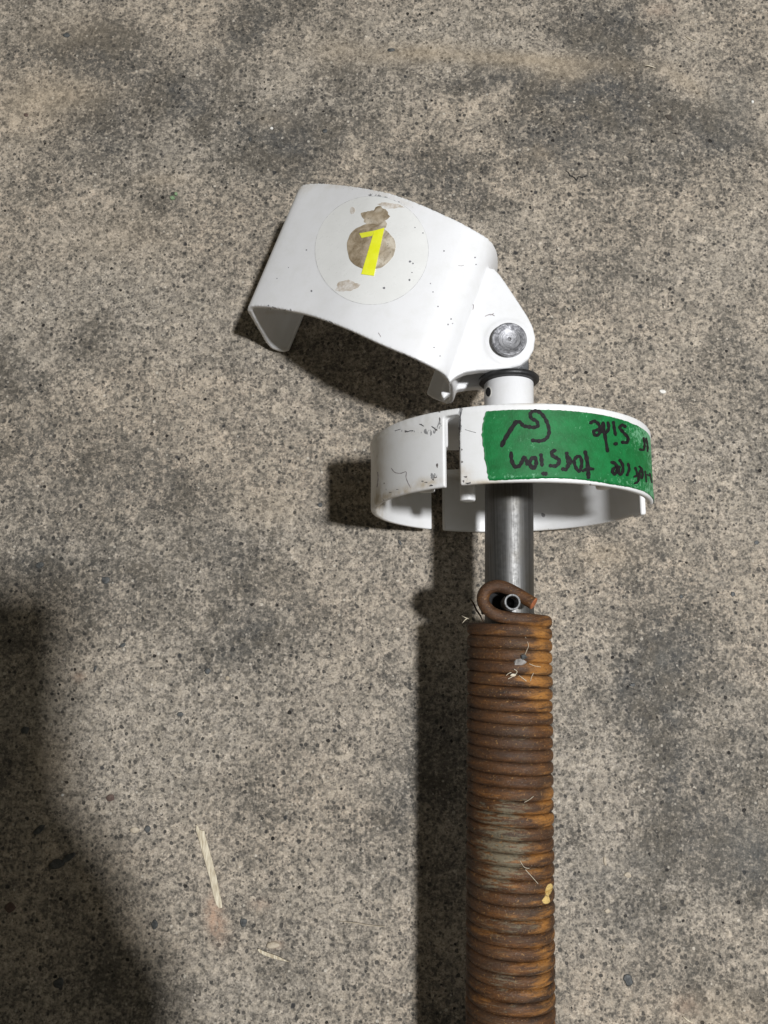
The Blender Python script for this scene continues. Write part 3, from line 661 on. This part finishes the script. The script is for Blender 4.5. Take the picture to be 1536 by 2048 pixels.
mb2 = [(PINP.x + 12.6 * math.cos(2 * math.pi * i / 40), PINP.y + 12.6 * math.sin(2 * math.pi * i / 40)) for i in range(40)]
bk.prism(mb2, 85, 94.1)
BRK = link("hinged_bracket", remesh(bk.mesh(), .75, 4), M['paint'], ARM)
BRK['label'] = "white arched bracket with a clear round sticker and yellow number 1"
attr(BRK.data, 'scuff', [(560, 618, 60, 5, .8, 6), (700, 662, 60, 6, .7, 22), (820, 712, 50, 6, .7, 24), (600, 370, 12, 8, .8), (530, 480, 6, 60, .6, 24), (1050, 640, 10, 40, .6), (990, 740, 60, 5, .6), (770, 400, 60, 12, .9, 15), (690, 376, 60, 6, .5), (800, 420, 40, 8, .45, 25), (640, 640, 60, 4, .55, 10), (900, 520, 40, 60, .18), (880, 600, 50, 50, .22), (820, 520, 20, 60, .35), (700, 450, 40, 30, .3), (770, 700, 60, 6, .5, 22), (870, 800, 14, 10, .5), (760, 700, 4, 8, .7)])
attr(BRK.data, 'dirt', [(600, 372, 20, 12, .7), (700, 372, 60, 5, .6), (780, 395, 60, 8, .35, 20), (560, 625, 60, 4, .35), (800, 710, 90, 5, .3, 22), (570, 700, 20, 6, .4), (860, 790, 16, 16, .35)])
BB = bvh_of(BRK)
# pin
mb = MB(); r_ = 9.35
mb.lathe([(.01, 54), (r_ - .3, 54), (r_ - .3, 96.6), (r_, 97.0), (r_, 97.7), (r_ - .45, 98.1), (6.0, 98.1), (5.7, 97.85), (1.0, 97.85), (.7, 97.3), (.01, 97.3)], 'z', (PINP.x, PINP.y, 0), 96)
PIN = link("hinge_pin", mb.mesh(), mat_pin(PINP.x / 1000, PINP.y / 1000), BRK); sharp(PIN.data, 40)
# sticker, its edge, residue, number
ST = sub("round_sticker", drape(BB, disc_fn(743.5, 501, 113, 108), 90, 16, .12, .12, True), M['sticker'], BRK)
def edge(s, t):
    a = 2 * math.pi * s; r = 1 + .008 * t; return 743.5 + 113 * r * math.cos(a), 501 + 108 * r * math.sin(a)
sub("sticker_edge", drape(BB, edge, 120, 1, .10, .08, True), M['rim'], BRK)
BS = bvh_of(ST)
g_ = sub("glue_spot", drape(BS, disc_fn(741.5, 494, 48.5, 45.5, .04, 1.2), 70, 10, .12, .12, True), M['residue'], BRK)
attr(g_.data, 'tone', [(780, 480, 16, 36, 1.0, -15), (760, 528, 34, 12, .9, -20), (742, 520, 16, 8, .5)])
g_ = sub("glue_spot", drape(BS, disc_fn(753, 436, 26, 21, .30, 4.4), 50, 7, .10, .1, True), M['residue'], BRK)
attr(g_.data, 'tone', [(738, 446, 14, 9, .9), (770, 450, 12, 14, .7), (752, 418, 22, 5, .7)])
pale = mat_simple("pale_glue_smear", (.46, .39, .31), (.74, .71, .67), .5, 300, bump=.5)
def lens(s, t):
    a = 2 * math.pi * s; x = 23 * math.cos(a) * t; y = (-14 if math.sin(a) > 0 else 14 * .75) * abs(math.sin(a)) * t; return 694 + x, 573 + y * 1.0
sub("glue_smear", drape(BS, disc_fn(694, 572, 23, 11, .22, .7, -.1), 40, 6, .10, .1, True), pale, BRK)
sub("glue_smear", drape(BS, disc_fn(785, 411, 28, 5, .35, 2.7, .06), 40, 5, .10, .1, True), pale, BRK)
sub("glue_smear", drape(BS, disc_fn(705, 421, 5, 7, .1, 1.7, .06), 24, 4, .10, .1, True), pale, BRK)
c1 = lambda x, y: (x / 3.84 + 460, y / 3.84 + 330)
def quad(a, b, c, d):
    a, b, c, d = [np.array(c1(*p)) for p in (a, b, c, d)]
    return lambda s, t: tuple((a * (1 - s) + b * s) * (1 - t) + (d * (1 - s) + c * s) * t)
sub("number_one", drape(BS, quad((1110, 507), (1186, 485), (1105, 853), (1010, 840)), 10, 40, .40, .35), M['yellow'], BRK)
sub("number_one_flag", drape(BS, quad((995, 527), (1112, 505), (1092, 546), (1012, 562)), 14, 8, .30, .28), M['yellow2'], BRK)
dots = [(613, 500, 1.6), (623, 582, 1.8), (554, 557, 1), (577, 535, .8), (768, 576, 2.6), (846, 466, 1.3), (888, 502, 1.6), (950, 515, 1.7), (952, 529, 1.2), (861, 567, 1.3), (866, 584, 1.2), (876, 613, 1.4), (902, 638, 1.4), (896, 649, 1.5), (905, 647, 1.3), (868, 695, 1.3), (880, 712, 1.2), (830, 455, 1.2), (537, 611, 1.6), (497, 609, 2), (820, 523, 2.5), (826, 527, 1.5), (824, 545, 1.2), (819, 560, 2)]
V, Fc = [], []
for i, (x, y, r) in enumerate(dots):
    v, f = drape(BB if (x - 743) ** 2 + (y - 501) ** 2 > 110 ** 2 else BS, disc_fn(x, y, r, r * random.uniform(.7, 1.2), .12, i), 10, 2, .08, .06, True); b = len(V); V += v; Fc += [tuple(k + b for k in q) for q in f]
sub("paint_speck", (V, Fc), mat_simple("speck", (.06, .06, .07), (.25, .25, .27), .7, 500), BRK)['kind'] = 'stuff'
strokes("paint_scratch", [(z3([(700, 858), (706, 880), (700, 908)], 4.8, 800, 430), 1.5), (z3([(818, 972), (845, 960), (880, 955), (905, 968)], 4.8, 800, 430), 1.6), (z3([(870, 962), (900, 945)], 4.8, 800, 430), 1.2),
                            (z3([(1140, 1290), (1150, 1305), (1158, 1320)], 3.84, 460, 330), 1.3), (z3([(560, 485), (590, 488), (610, 483)], 4.8, 800, 430), .8)], scr, BRK, BB, .06, .04)

# --- coil spring: one wire, helix then hooked end round the roll pin
RM, WR = 19.75, 3.2
def spring_pts():
    pts = []; pitch = 6.17
    hook = [(1084, 1240, 97.5), (1060, 1239, 99.6), (1030, 1237, 100.3), (1003, 1233, 100.6), (983, 1225, 101), (969, 1210, 101), (966, 1194, 101), (974, 1179, 101.3), (992, 1172, 101.8), (1012, 1176, 102.4), (1032, 1186, 103.2), (1052, 1198, 104.2), (1067, 1207, 105.6)]
    hk = [Vector(v) for v in spline([tuple(P(p[0], p[1], p[2] - 4.3)) for p in hook], 5)]
    # helix begins at the right side, just below the hook's start
    start = P(1060, 1239, 95); y0 = start.y - .6
    hel = []
    turns = 54; seg = 56
    a_start = math.radians(62)
    for i in range(int(turns * seg)):
        a = a_start + 2 * math.pi * i / seg                 # a measured clockwise from the top towards +x
        wob = .10 * math.sin(i * .011) + .06 * math.sin(i * .031 + 1)
        y = y0 - pitch * (i / seg)
        rr = RM + .10 * math.sin(i / seg * 1.7) + .05 * math.sin(i / seg * 4.1)
        hel.append(Vector(AXS((XT + rr * math.sin(a), y + wob, ZT + rr * math.cos(a)))))
    hk = hk[6:]
    return hk[::-1], hel
hk, hel = spring_pts()
# join: blend from the hook to the helix
joint = [tuple(hk[-1]), tuple(hel[0])]
allp = hk[:-1] + [hk[-1]] + [hk[-1].lerp(hel[0], .5) + Vector((0, 0, .25))] + hel
nh = len(allp) - len(hel); SEG = 18
def sgn(v, e): return math.copysign(abs(v) ** e, v)
V, Fc = [], []
for i, p in enumerate(allp):
    t_ = (allp[min(i + 1, len(allp) - 1)] - allp[max(i - 1, 0)]).normalized()
    if i >= nh:
        a = math.radians(62) + 2 * math.pi * (i - nh) / 56; rd = Vector((math.sin(a), 0, math.cos(a))); k = 1.0
    else:
        k = max(0, 1 - (nh - i) / 16); rd = Vector((math.sin(math.radians(62)) * k, 0, 1 - k * (1 - math.cos(math.radians(62)))))
    rd = (rd - t_ * rd.dot(t_)).normalized(); sdv = t_.cross(rd)
    jit = 1 + .012 * math.sin(i * .37) + .01 * math.sin(i * .113 + 2)
    for j in range(SEG):
        b = 2 * math.pi * j / SEG; e = 1 - .16 * k
        V.append(p + rd * (2.62 * k + WR * (1 - k)) * sgn(math.cos(b), e) * jit + sdv * (3.14 * k + WR * (1 - k)) * sgn(math.sin(b), e))
Fc = [(i * SEG + j, i * SEG + (j + 1) % SEG, (i + 1) * SEG + (j + 1) % SEG, (i + 1) * SEG + j) for i in range(len(allp) - 1) for j in range(SEG)]
Fc += [tuple(range(SEG))[::-1], tuple(range((len(allp) - 1) * SEG, len(allp) * SEG))]
mb = MB(); mb.add(V, Fc)
SPR = link("coil_spring", mb.mesh(), M['rust'], ARM)
SPR['label'] = "long tightly wound rusty coil spring with hooked end"
attr(SPR.data, 'orange', [(1085, 1262, 20, 24, 1.0), (1080, 1330, 30, 30, 1.2), (1000, 1262, 14, 6, .7), (1062, 1360, 26, 14, .7), (1050, 1390, 60, 8, .6), (1090, 1420, 30, 40, .6), (1040, 1432, 16, 5, .9), (1095, 1600, 20, 50, .8), (1080, 1640, 30, 12, .8),
                          (1085, 1840, 26, 120, .6), (990, 1860, 60, 12, .4), (1090, 1980, 26, 60, .7), (960, 1990, 30, 30, .35), (1070, 1720, 30, 30, .5), (1020, 1480, 60, 60, -.5)])
attr(SPR.data, 'bare', [(1000, 1650, 60, 40, .8), (1000, 1700, 60, 30, .9), (1010, 1740, 50, 30, .8), (990, 1770, 40, 20, .6), (1010, 1620, 60, 14, .5), (1010, 1600, 50, 12, .3), (1000, 1960, 60, 22, .6), (990, 2010, 60, 20, .4), (1010, 1850, 60, 30, .4), (1040, 1500, 20, 60, .4), (1000, 1880, 50, 40, .3), (1040, 1300, 40, 20, .25)])
attr(SPR.data, 'yellow', [(1098, 1778, 9, 16, .9, 20), (1092, 1802, 10, 8, .8)])
attr(SPR.data, 'brown', [(1000, 1195, 70, 40, .9), (990, 1255, 60, 14, .4), (960, 1400, 40, 120, .35), (1030, 1500, 70, 50, .55), (950, 1800, 30, 200, .3), (1060, 1580, 40, 60, .3), (1090, 1700, 20, 40, .4), (1010, 1330, 50, 20, .5), (1000, 1930, 60, 20, .4), (1030, 1880, 60, 16, .3)])
# rusty cut face at the wire end
e0, e1 = hk[0], hk[1]; d = (e0 - e1).normalized(); up = Vector((0, 0, 1)); up = (up - d * up.dot(d)).normalized(); sd = d.cross(up)
mb = MB(); n = 18
mb.add([e0 + d * k + (up * math.cos(2 * math.pi * i / n) + sd * math.sin(2 * math.pi * i / n)) * r for k, r in ((-.2, WR + .02), (.35, WR - .1), (.5, WR - .6)) for i in range(n)],
       [(j * n + i, j * n + (i + 1) % n, (j + 1) * n + (i + 1) % n, (j + 1) * n + i) for j in range(2) for i in range(n)] + [tuple(range(2 * n, 3 * n))])
link("cut_end", mb.mesh(), M['cut'], SPR)
# roll pin through the tube inside the hook
rp = P(1025, 1204, 105)
mb = MB(); mb.lathe([(3.0, 80), (4.1, 80), (4.1, 104.7), (3.9, 105), (3.2, 105), (3.0, 104.7)], 'z', (rp.x, rp.y, 0), 48)
RP = link("roll_pin", mb.mesh(), M['zinc'], ARM); sharp(RP.data)
mb = MB(); mb.lathe([(.01, 84), (2.95, 84), (2.95, 92), (.01, 92)], 'z', (rp.x, rp.y, 0), 32); link("pin_bore_shade", mb.mesh(), M['bore'], RP)  # near-black plug painted as the shade inside the hollow pin
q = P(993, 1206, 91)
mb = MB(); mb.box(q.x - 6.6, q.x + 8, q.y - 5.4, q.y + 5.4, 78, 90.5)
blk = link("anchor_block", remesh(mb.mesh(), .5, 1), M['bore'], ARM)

# ------------------------------------------------------------------ loose bits on the floor
def slab(name, px, h, mat, z0=0.2, lift=None):
    bm = bmesh.new(); vs = [bm.verts.new(Vector(P(x, y, 0)) / 1000 + Vector((0, 0, z0 / 1000))) for x, y in px]
    f = bm.faces.new(vs); bmesh.ops.recalc_face_normals(bm, faces=[f])
    r = bmesh.ops.extrude_face_region(bm, geom=[f])
    for v in r['geom']:
        if isinstance(v, bmesh.types.BMVert): v.co.z += h / 1000
    bmesh.ops.triangulate(bm, faces=bm.faces); bmesh.ops.recalc_face_normals(bm, faces=bm.faces)
    for v in bm.verts: v.co.z += random.uniform(0, .15) / 1000
    me = bpy.data.meshes.new("m"); bm.to_mesh(me); bm.free()
    o = link(name, me, mat, None, False); b = o.modifiers.new("b", 'BEVEL'); b.width = .0003; b.segments = 2; b.limit_method = 'ANGLE'
    return o
c8 = lambda l: z3(l, 6.4, 360, 1640)
o = slab("wood_splinter", c8([(212, 50), (208, 120), (240, 230), (275, 360), (315, 500), (345, 600), (385, 740), (405, 850), (430, 950), (460, 1055), (500, 1120), (545, 1118), (535, 1030), (512, 930), (490, 820), (470, 720), (440, 610), (420, 520), (385, 400), (350, 270), (325, 190), (318, 132), (285, 128), (255, 120), (235, 75)]), 1.1, M['wood'])
tag(o, "long pale wood splinter with a torn forked tip on the floor", "splinter")
o = slab("wood_splinter", c8([(990, 1650), (1020, 1690), (1080, 1725), (1160, 1755), (1260, 1785), (1420, 1815), (1340, 1780), (1250, 1735), (1150, 1700), (1060, 1668), (1015, 1640)]), .8, M['wood'])
tag(o, "short pale wood sliver pointing right beside a tan grain", "splinter")
def tagstone(nm, args, lab, cat, **k):
    o = stone(nm, *args, **k); tag(o, lab, cat); return o
tagstone("sand_crumb", (546, 1890, 13, 6, .1, M['pebtan']), "tan sandy crumb touching the short wood sliver", "crumb", h=1.2)
o = slab("leaf_fragment", z3([(1122, 462), (1130, 472), (1138, 480), (1150, 484), (1157, 476), (1148, 472), (1145, 462), (1132, 460)], 2, 768, 0), .4, M['leaf']); tag(o, "tiny dark curled leaf fragment in the upper right of the floor", "leaf fragment")
tagstone("green_crumb", (345, 396, 6, 5, .3, M['green']), "tiny green crumb left of the white bracket", "crumb", h=1.0)
tagstone("green_crumb", (352, 388, 4, 4, .3, M['green']), "smaller green crumb touching a larger one", "crumb", h=.8)
tagstone("white_chip", (543, 257, 3.6, 3.6, .3, M['chip']), "bright white chip above the bracket's left end", "chip", h=.8)
tagstone("white_chip", (125, 1590, 3.2, 2.6, .3, M['chip']), "white chip at the edge of the soft shadow", "chip", h=.7)
tagstone("white_chip", (1325, 783, 9, 4, -.3, M['chip']), "elongated white chip above the taped side of the ring", "chip", h=.6)
tagstone("white_chip", (1210, 1722, 3, 8, .1, M['pebtan']), "slim pale chip right of the spring", "chip", h=.6)
tagstone("white_chip", (1505, 204, 3.5, 4, .1, M['chip']), "white chip by the top right corner of the floor", "chip", h=.7)
def fibre(name, px, z, r, mat, lab, cat="fibre"):
    pts = [P(a, b, c) for (a, b), c in zip(px, z)]; pts = [Vector(v) for v in spline([tuple(p) for p in pts], 4)]
    n = len(pts); mb = MB(); mb.tube(pts, [r * (1 - .7 * abs(2 * i / (n - 1) - 1) ** 2) for i in range(n)], 6)
    return tag(link(name, mb.mesh(), mat), lab, cat)
fibre("straw", [(680, 1843), (710, 1846), (740, 1851), (770, 1853)], (.5, .9, .7, .4), .35, M['pebtan'], "thin straw lying flat on the lit floor left of the spring", "straw")
fibre("straw", [(1366, 2033), (1376, 2041), (1386, 2046)], (.5, .8, .5), .5, M['fibre'], "thin pale straw at the bottom right of the floor", "straw")
fibre("straw", [(1370, 72), (1380, 78), (1392, 83)], (.5, .8, .5), .3, M['fibre'], "thin pale straw near the top right", "straw")
fibre("straw", [(1288, 130), (1300, 132), (1312, 136)], (.5, .8, .5), .35, M['fibre'], "thin pale straw on the tan streak of the floor", "straw")
# twig and lint caught at the spring's upper left
fibre("twig", [(939, 1196), (947, 1207), (953, 1220), (961, 1232), (966, 1244)], (80, 82, 84, 86, 88), .55, M['twig'], "thin dark twig caught at the left of the spring hook", "twig")
fibre("lint", [(923, 1231), (930, 1235), (938, 1238)], (80, 82, 82), .22, M['fibre'], "short pale fibre left of the top spring coil", "fibre")
fibre("lint", [(924, 1247), (930, 1240), (936, 1236)], (80, 82, 82), .25, M['fibre'], "slanted pale fibre left of the top spring coil", "fibre")
SB = bvh_of(SPR)
def on_spring(px, py, off=.0):
    h, n = hit(SB, px, py); return h + n * off if h else P(px, py, 101)
def bit(name, px, py, s, mat, lab, cat, flat=.6, seed=1):
    r = random.Random(seed); c = on_spring(px, py); bm = bmesh.new(); bmesh.ops.create_icosphere(bm, subdivisions=1 if flat > 1 else 2, radius=1)
    for v in bm.verts:
        k = r.uniform(.72, 1.2); v.co = Vector((c.x + v.co.x * s[0] * k, c.y + v.co.y * s[1] * k, c.z + .8 + v.co.z * flat * k)) / 1000
    me = bpy.data.meshes.new("m"); bm.to_mesh(me); bm.free(); return tag(link(name, me, mat, None, False), lab, cat)
bit("gravel_chunk", 1039, 1324, (3.3, 2.6), M['grit'], "grey stone crumb stuck on the fourth coil of the spring", "stone crumb", 1.2, 3)
bit("gravel_chunk", 1047, 1314, (1.5, 1.5), M['pebdark'], "small dark crumb above the grey stone crumb on the spring", "stone crumb", 1.2, 5)
bit("dust_tuft", 1026, 1350, (1.5, .7), M['fibre'], "pale dust tuft on the spring below the stone crumb", "dust tuft", .4, 9)
def lint_on(pxs, lab, r=.12):
    pts = [on_spring(x, y, .5) for x, y in pxs]; pts = [Vector(v) for v in spline([tuple(p) for p in pts], 5)]; mb = MB(); mb.tube(pts, r, 5)
    return tag(link("lint", mb.mesh(), M['fibre']), lab, "fibre")
lint_on([(1012, 1352), (1020, 1344), (1030, 1348), (1042, 1355), (1052, 1362)], "curly pale hair in the dust tuft on the spring", .16)
lint_on([(1016, 1358), (1026, 1353), (1034, 1343), (1028, 1338)], "looped pale hair in the dust tuft on the spring", .16)
lint_on([(1050, 1275), (1056, 1290), (1053, 1302), (1048, 1312)], "curved hair crossing the second and third coil")
lint_on([(1057, 1328), (1068, 1332), (1080, 1334)], "short hair right of the stone crumb on the spring")
lint_on([(1066, 1345), (1062, 1355), (1060, 1362)], "short upright hair below the stone crumb on the spring")
lint_on([(1048, 1606), (1058, 1598), (1066, 1592)], "small hair on the bare grey middle coils")
lint_on([(1040, 1722), (1048, 1733), (1058, 1738)], "hair beside the yellow paint spot's coil above")
lint_on([(1050, 1740), (1062, 1752), (1075, 1768)], "long slanted hair above the yellow paint spot", .14)
# loose grit
mb = MB(); gr = random.Random(3)
for k in range(330):
    c = P(gr.uniform(-20, 1556), gr.uniform(-20, 2068), 0); s = gr.uniform(.25, .62) * (1.4 if gr.random() < .08 else 1); n = 5; rr = [gr.uniform(.6, 1.2) * s for _ in range(n)]
    v = [(c.x + rr[i] * math.cos(6.283 * i / n), c.y + rr[i] * math.sin(6.283 * i / n), -.3) for i in range(n)] + [(c.x + gr.uniform(-.2, .2) * s, c.y, s * .9)]
    mb.add(v, [(i, (i + 1) % n, n) for i in range(n)])
o = link("sand_grit", mb.mesh(), M['pebtan'], None, False); tag(o, "scattered pale sand grit on the concrete", None, None, 'stuff')

# ------------------------------------------------------------------ the phone that takes the picture and the hand that holds it (their soft shadow lies at the lower left)
rot = Matrix.Rotation(A, 4, 'X')
def camspace(v): return rot @ Vector(v) + Vector((0, 0, H))
def rounded(x0, x1, y0, y1, r, n=6):
    out = []
    for cx, cy, a in ((x1 - r, y1 - r, 0), (x0 + r, y1 - r, 90), (x0 + r, y0 + r, 180), (x1 - r, y0 + r, 270)):
        for k in range(n + 1):
            t = math.radians(a + 90 * k / n); out.append((cx + r * math.cos(t), cy + r * math.sin(t)))
    return out
def camprism(name, poly, z0, z1, mat, parent):
    mb = MB(); mb.prism(poly, z0, z1); mb.v = [tuple(camspace(v)) for v in mb.v]; return link(name, mb.mesh(), mat, parent, False)
PH = bpy.data.objects.new("smartphone", None); COL.objects.link(PH); PH.empty_display_size = .02; tag(PH, "black phone held above the floor, seen only as the soft shadow at lower left", "phone")
camprism("phone_body", rounded(-50, 17, -122, 23, 9), 2.5, 9.3, M['phone'], PH)
camprism("phone_screen", rounded(-48, 15, -120, 21, 7), 9.35, 9.8, M['glass'], PH)
camprism("lens_ring", [(7 * math.cos(k * .2618) , 7 * math.sin(k * .2618)) for k in range(24)], 1.4, 2.6, M['phone'], PH)
PE = bpy.data.objects.new("person", None); COL.objects.link(PE); PE.empty_display_size = .05; tag(PE, "right hand and dark sleeve holding the phone, seen only as shadow", "person")
def skin(name, chains, mat, parent):
    verts, edges, rad = [], [], []
    for ch in chains:
        prev = ch[0] if isinstance(ch[0], int) else None; pts = ch[1:] if prev is not None else ch
        for (x, y, z, r) in pts:
            verts.append(camspace((x, y, z)) / 1000); rad.append(r / 1000)
            if prev is not None: edges.append((prev, len(verts) - 1))
            prev = len(verts) - 1
    me = bpy.data.meshes.new("m"); me.from_pydata(verts, edges, []); o = bpy.data.objects.new(name, me); COL.objects.link(o)
    s = o.modifiers.new("s", 'SKIN'); s.use_smooth_shade = True
    for i, d_ in enumerate(me.skin_vertices[0].data): d_.radius = (rad[i], rad[i]); d_.use_root = (i == 0)
    u = o.modifiers.new("u", 'SUBSURF'); u.levels = 2; u.render_levels = 2
    bpy.context.view_layer.update(); r = bpy.data.meshes.new_from_object(o.evaluated_get(bpy.context.evaluated_depsgraph_get())); bpy.data.objects.remove(o)
    return link(name, r, mat, parent)
hand = [[(70, -300, 40, 27), (52, -232, 20, 27), (40, -190, 6, 30), (28, -158, 1, 27), (18, -132, -8, 19)],      # 0-4 forearm, wrist, palm
        [3, (38, -150, 8, 17), (40, -120, 16, 12), (28, -98, 20, 10.5), (10, -84, 18, 9)],                       # thumb over the right edge
        [4, (14, -96, -13, 10), (-20, -80, -13, 9), (-48, -72, -11, 8.4), (-62, -70, 2, 7.6)],
        [4, (10, -116, -14, 10), (-24, -104, -14, 9.4), (-50, -98, -12, 8.8), (-64, -96, 3, 8)],
        [3, (4, -136, -13, 10), (-26, -126, -13, 9), (-48, -121, -11, 8.4), (-62, -119, 1, 7.6)],
        [3, (2, -154, -9, 9), (-22, -147, -9, 8), (-40, -143, -6, 7.4), (-52, -141, 3, 6.8)]]
skin("hand", hand, M['skin'], PE)
left = [[(q if isinstance(q, int) else (min(12 - .92 * q[0], 4), q[1] - 6, q[2] - 2, q[3])) for q in ch] for ch in hand]  # unseen left hand and sleeve, added to fill out the lower left shadow
skin("left_hand", left, M['skin'], PE)
skin("left_sleeve", [[(-52, -262, 30, 36), (-70, -330, 55, 40), (-110, -430, 100, 46), (-150, -560, 170, 52)]], M['sleeve'], PE)
skin("sleeve", [[(62, -262, 30, 36), (80, -330, 55, 40), (110, -430, 100, 46), (150, -560, 170, 52)]], M['sleeve'], PE)
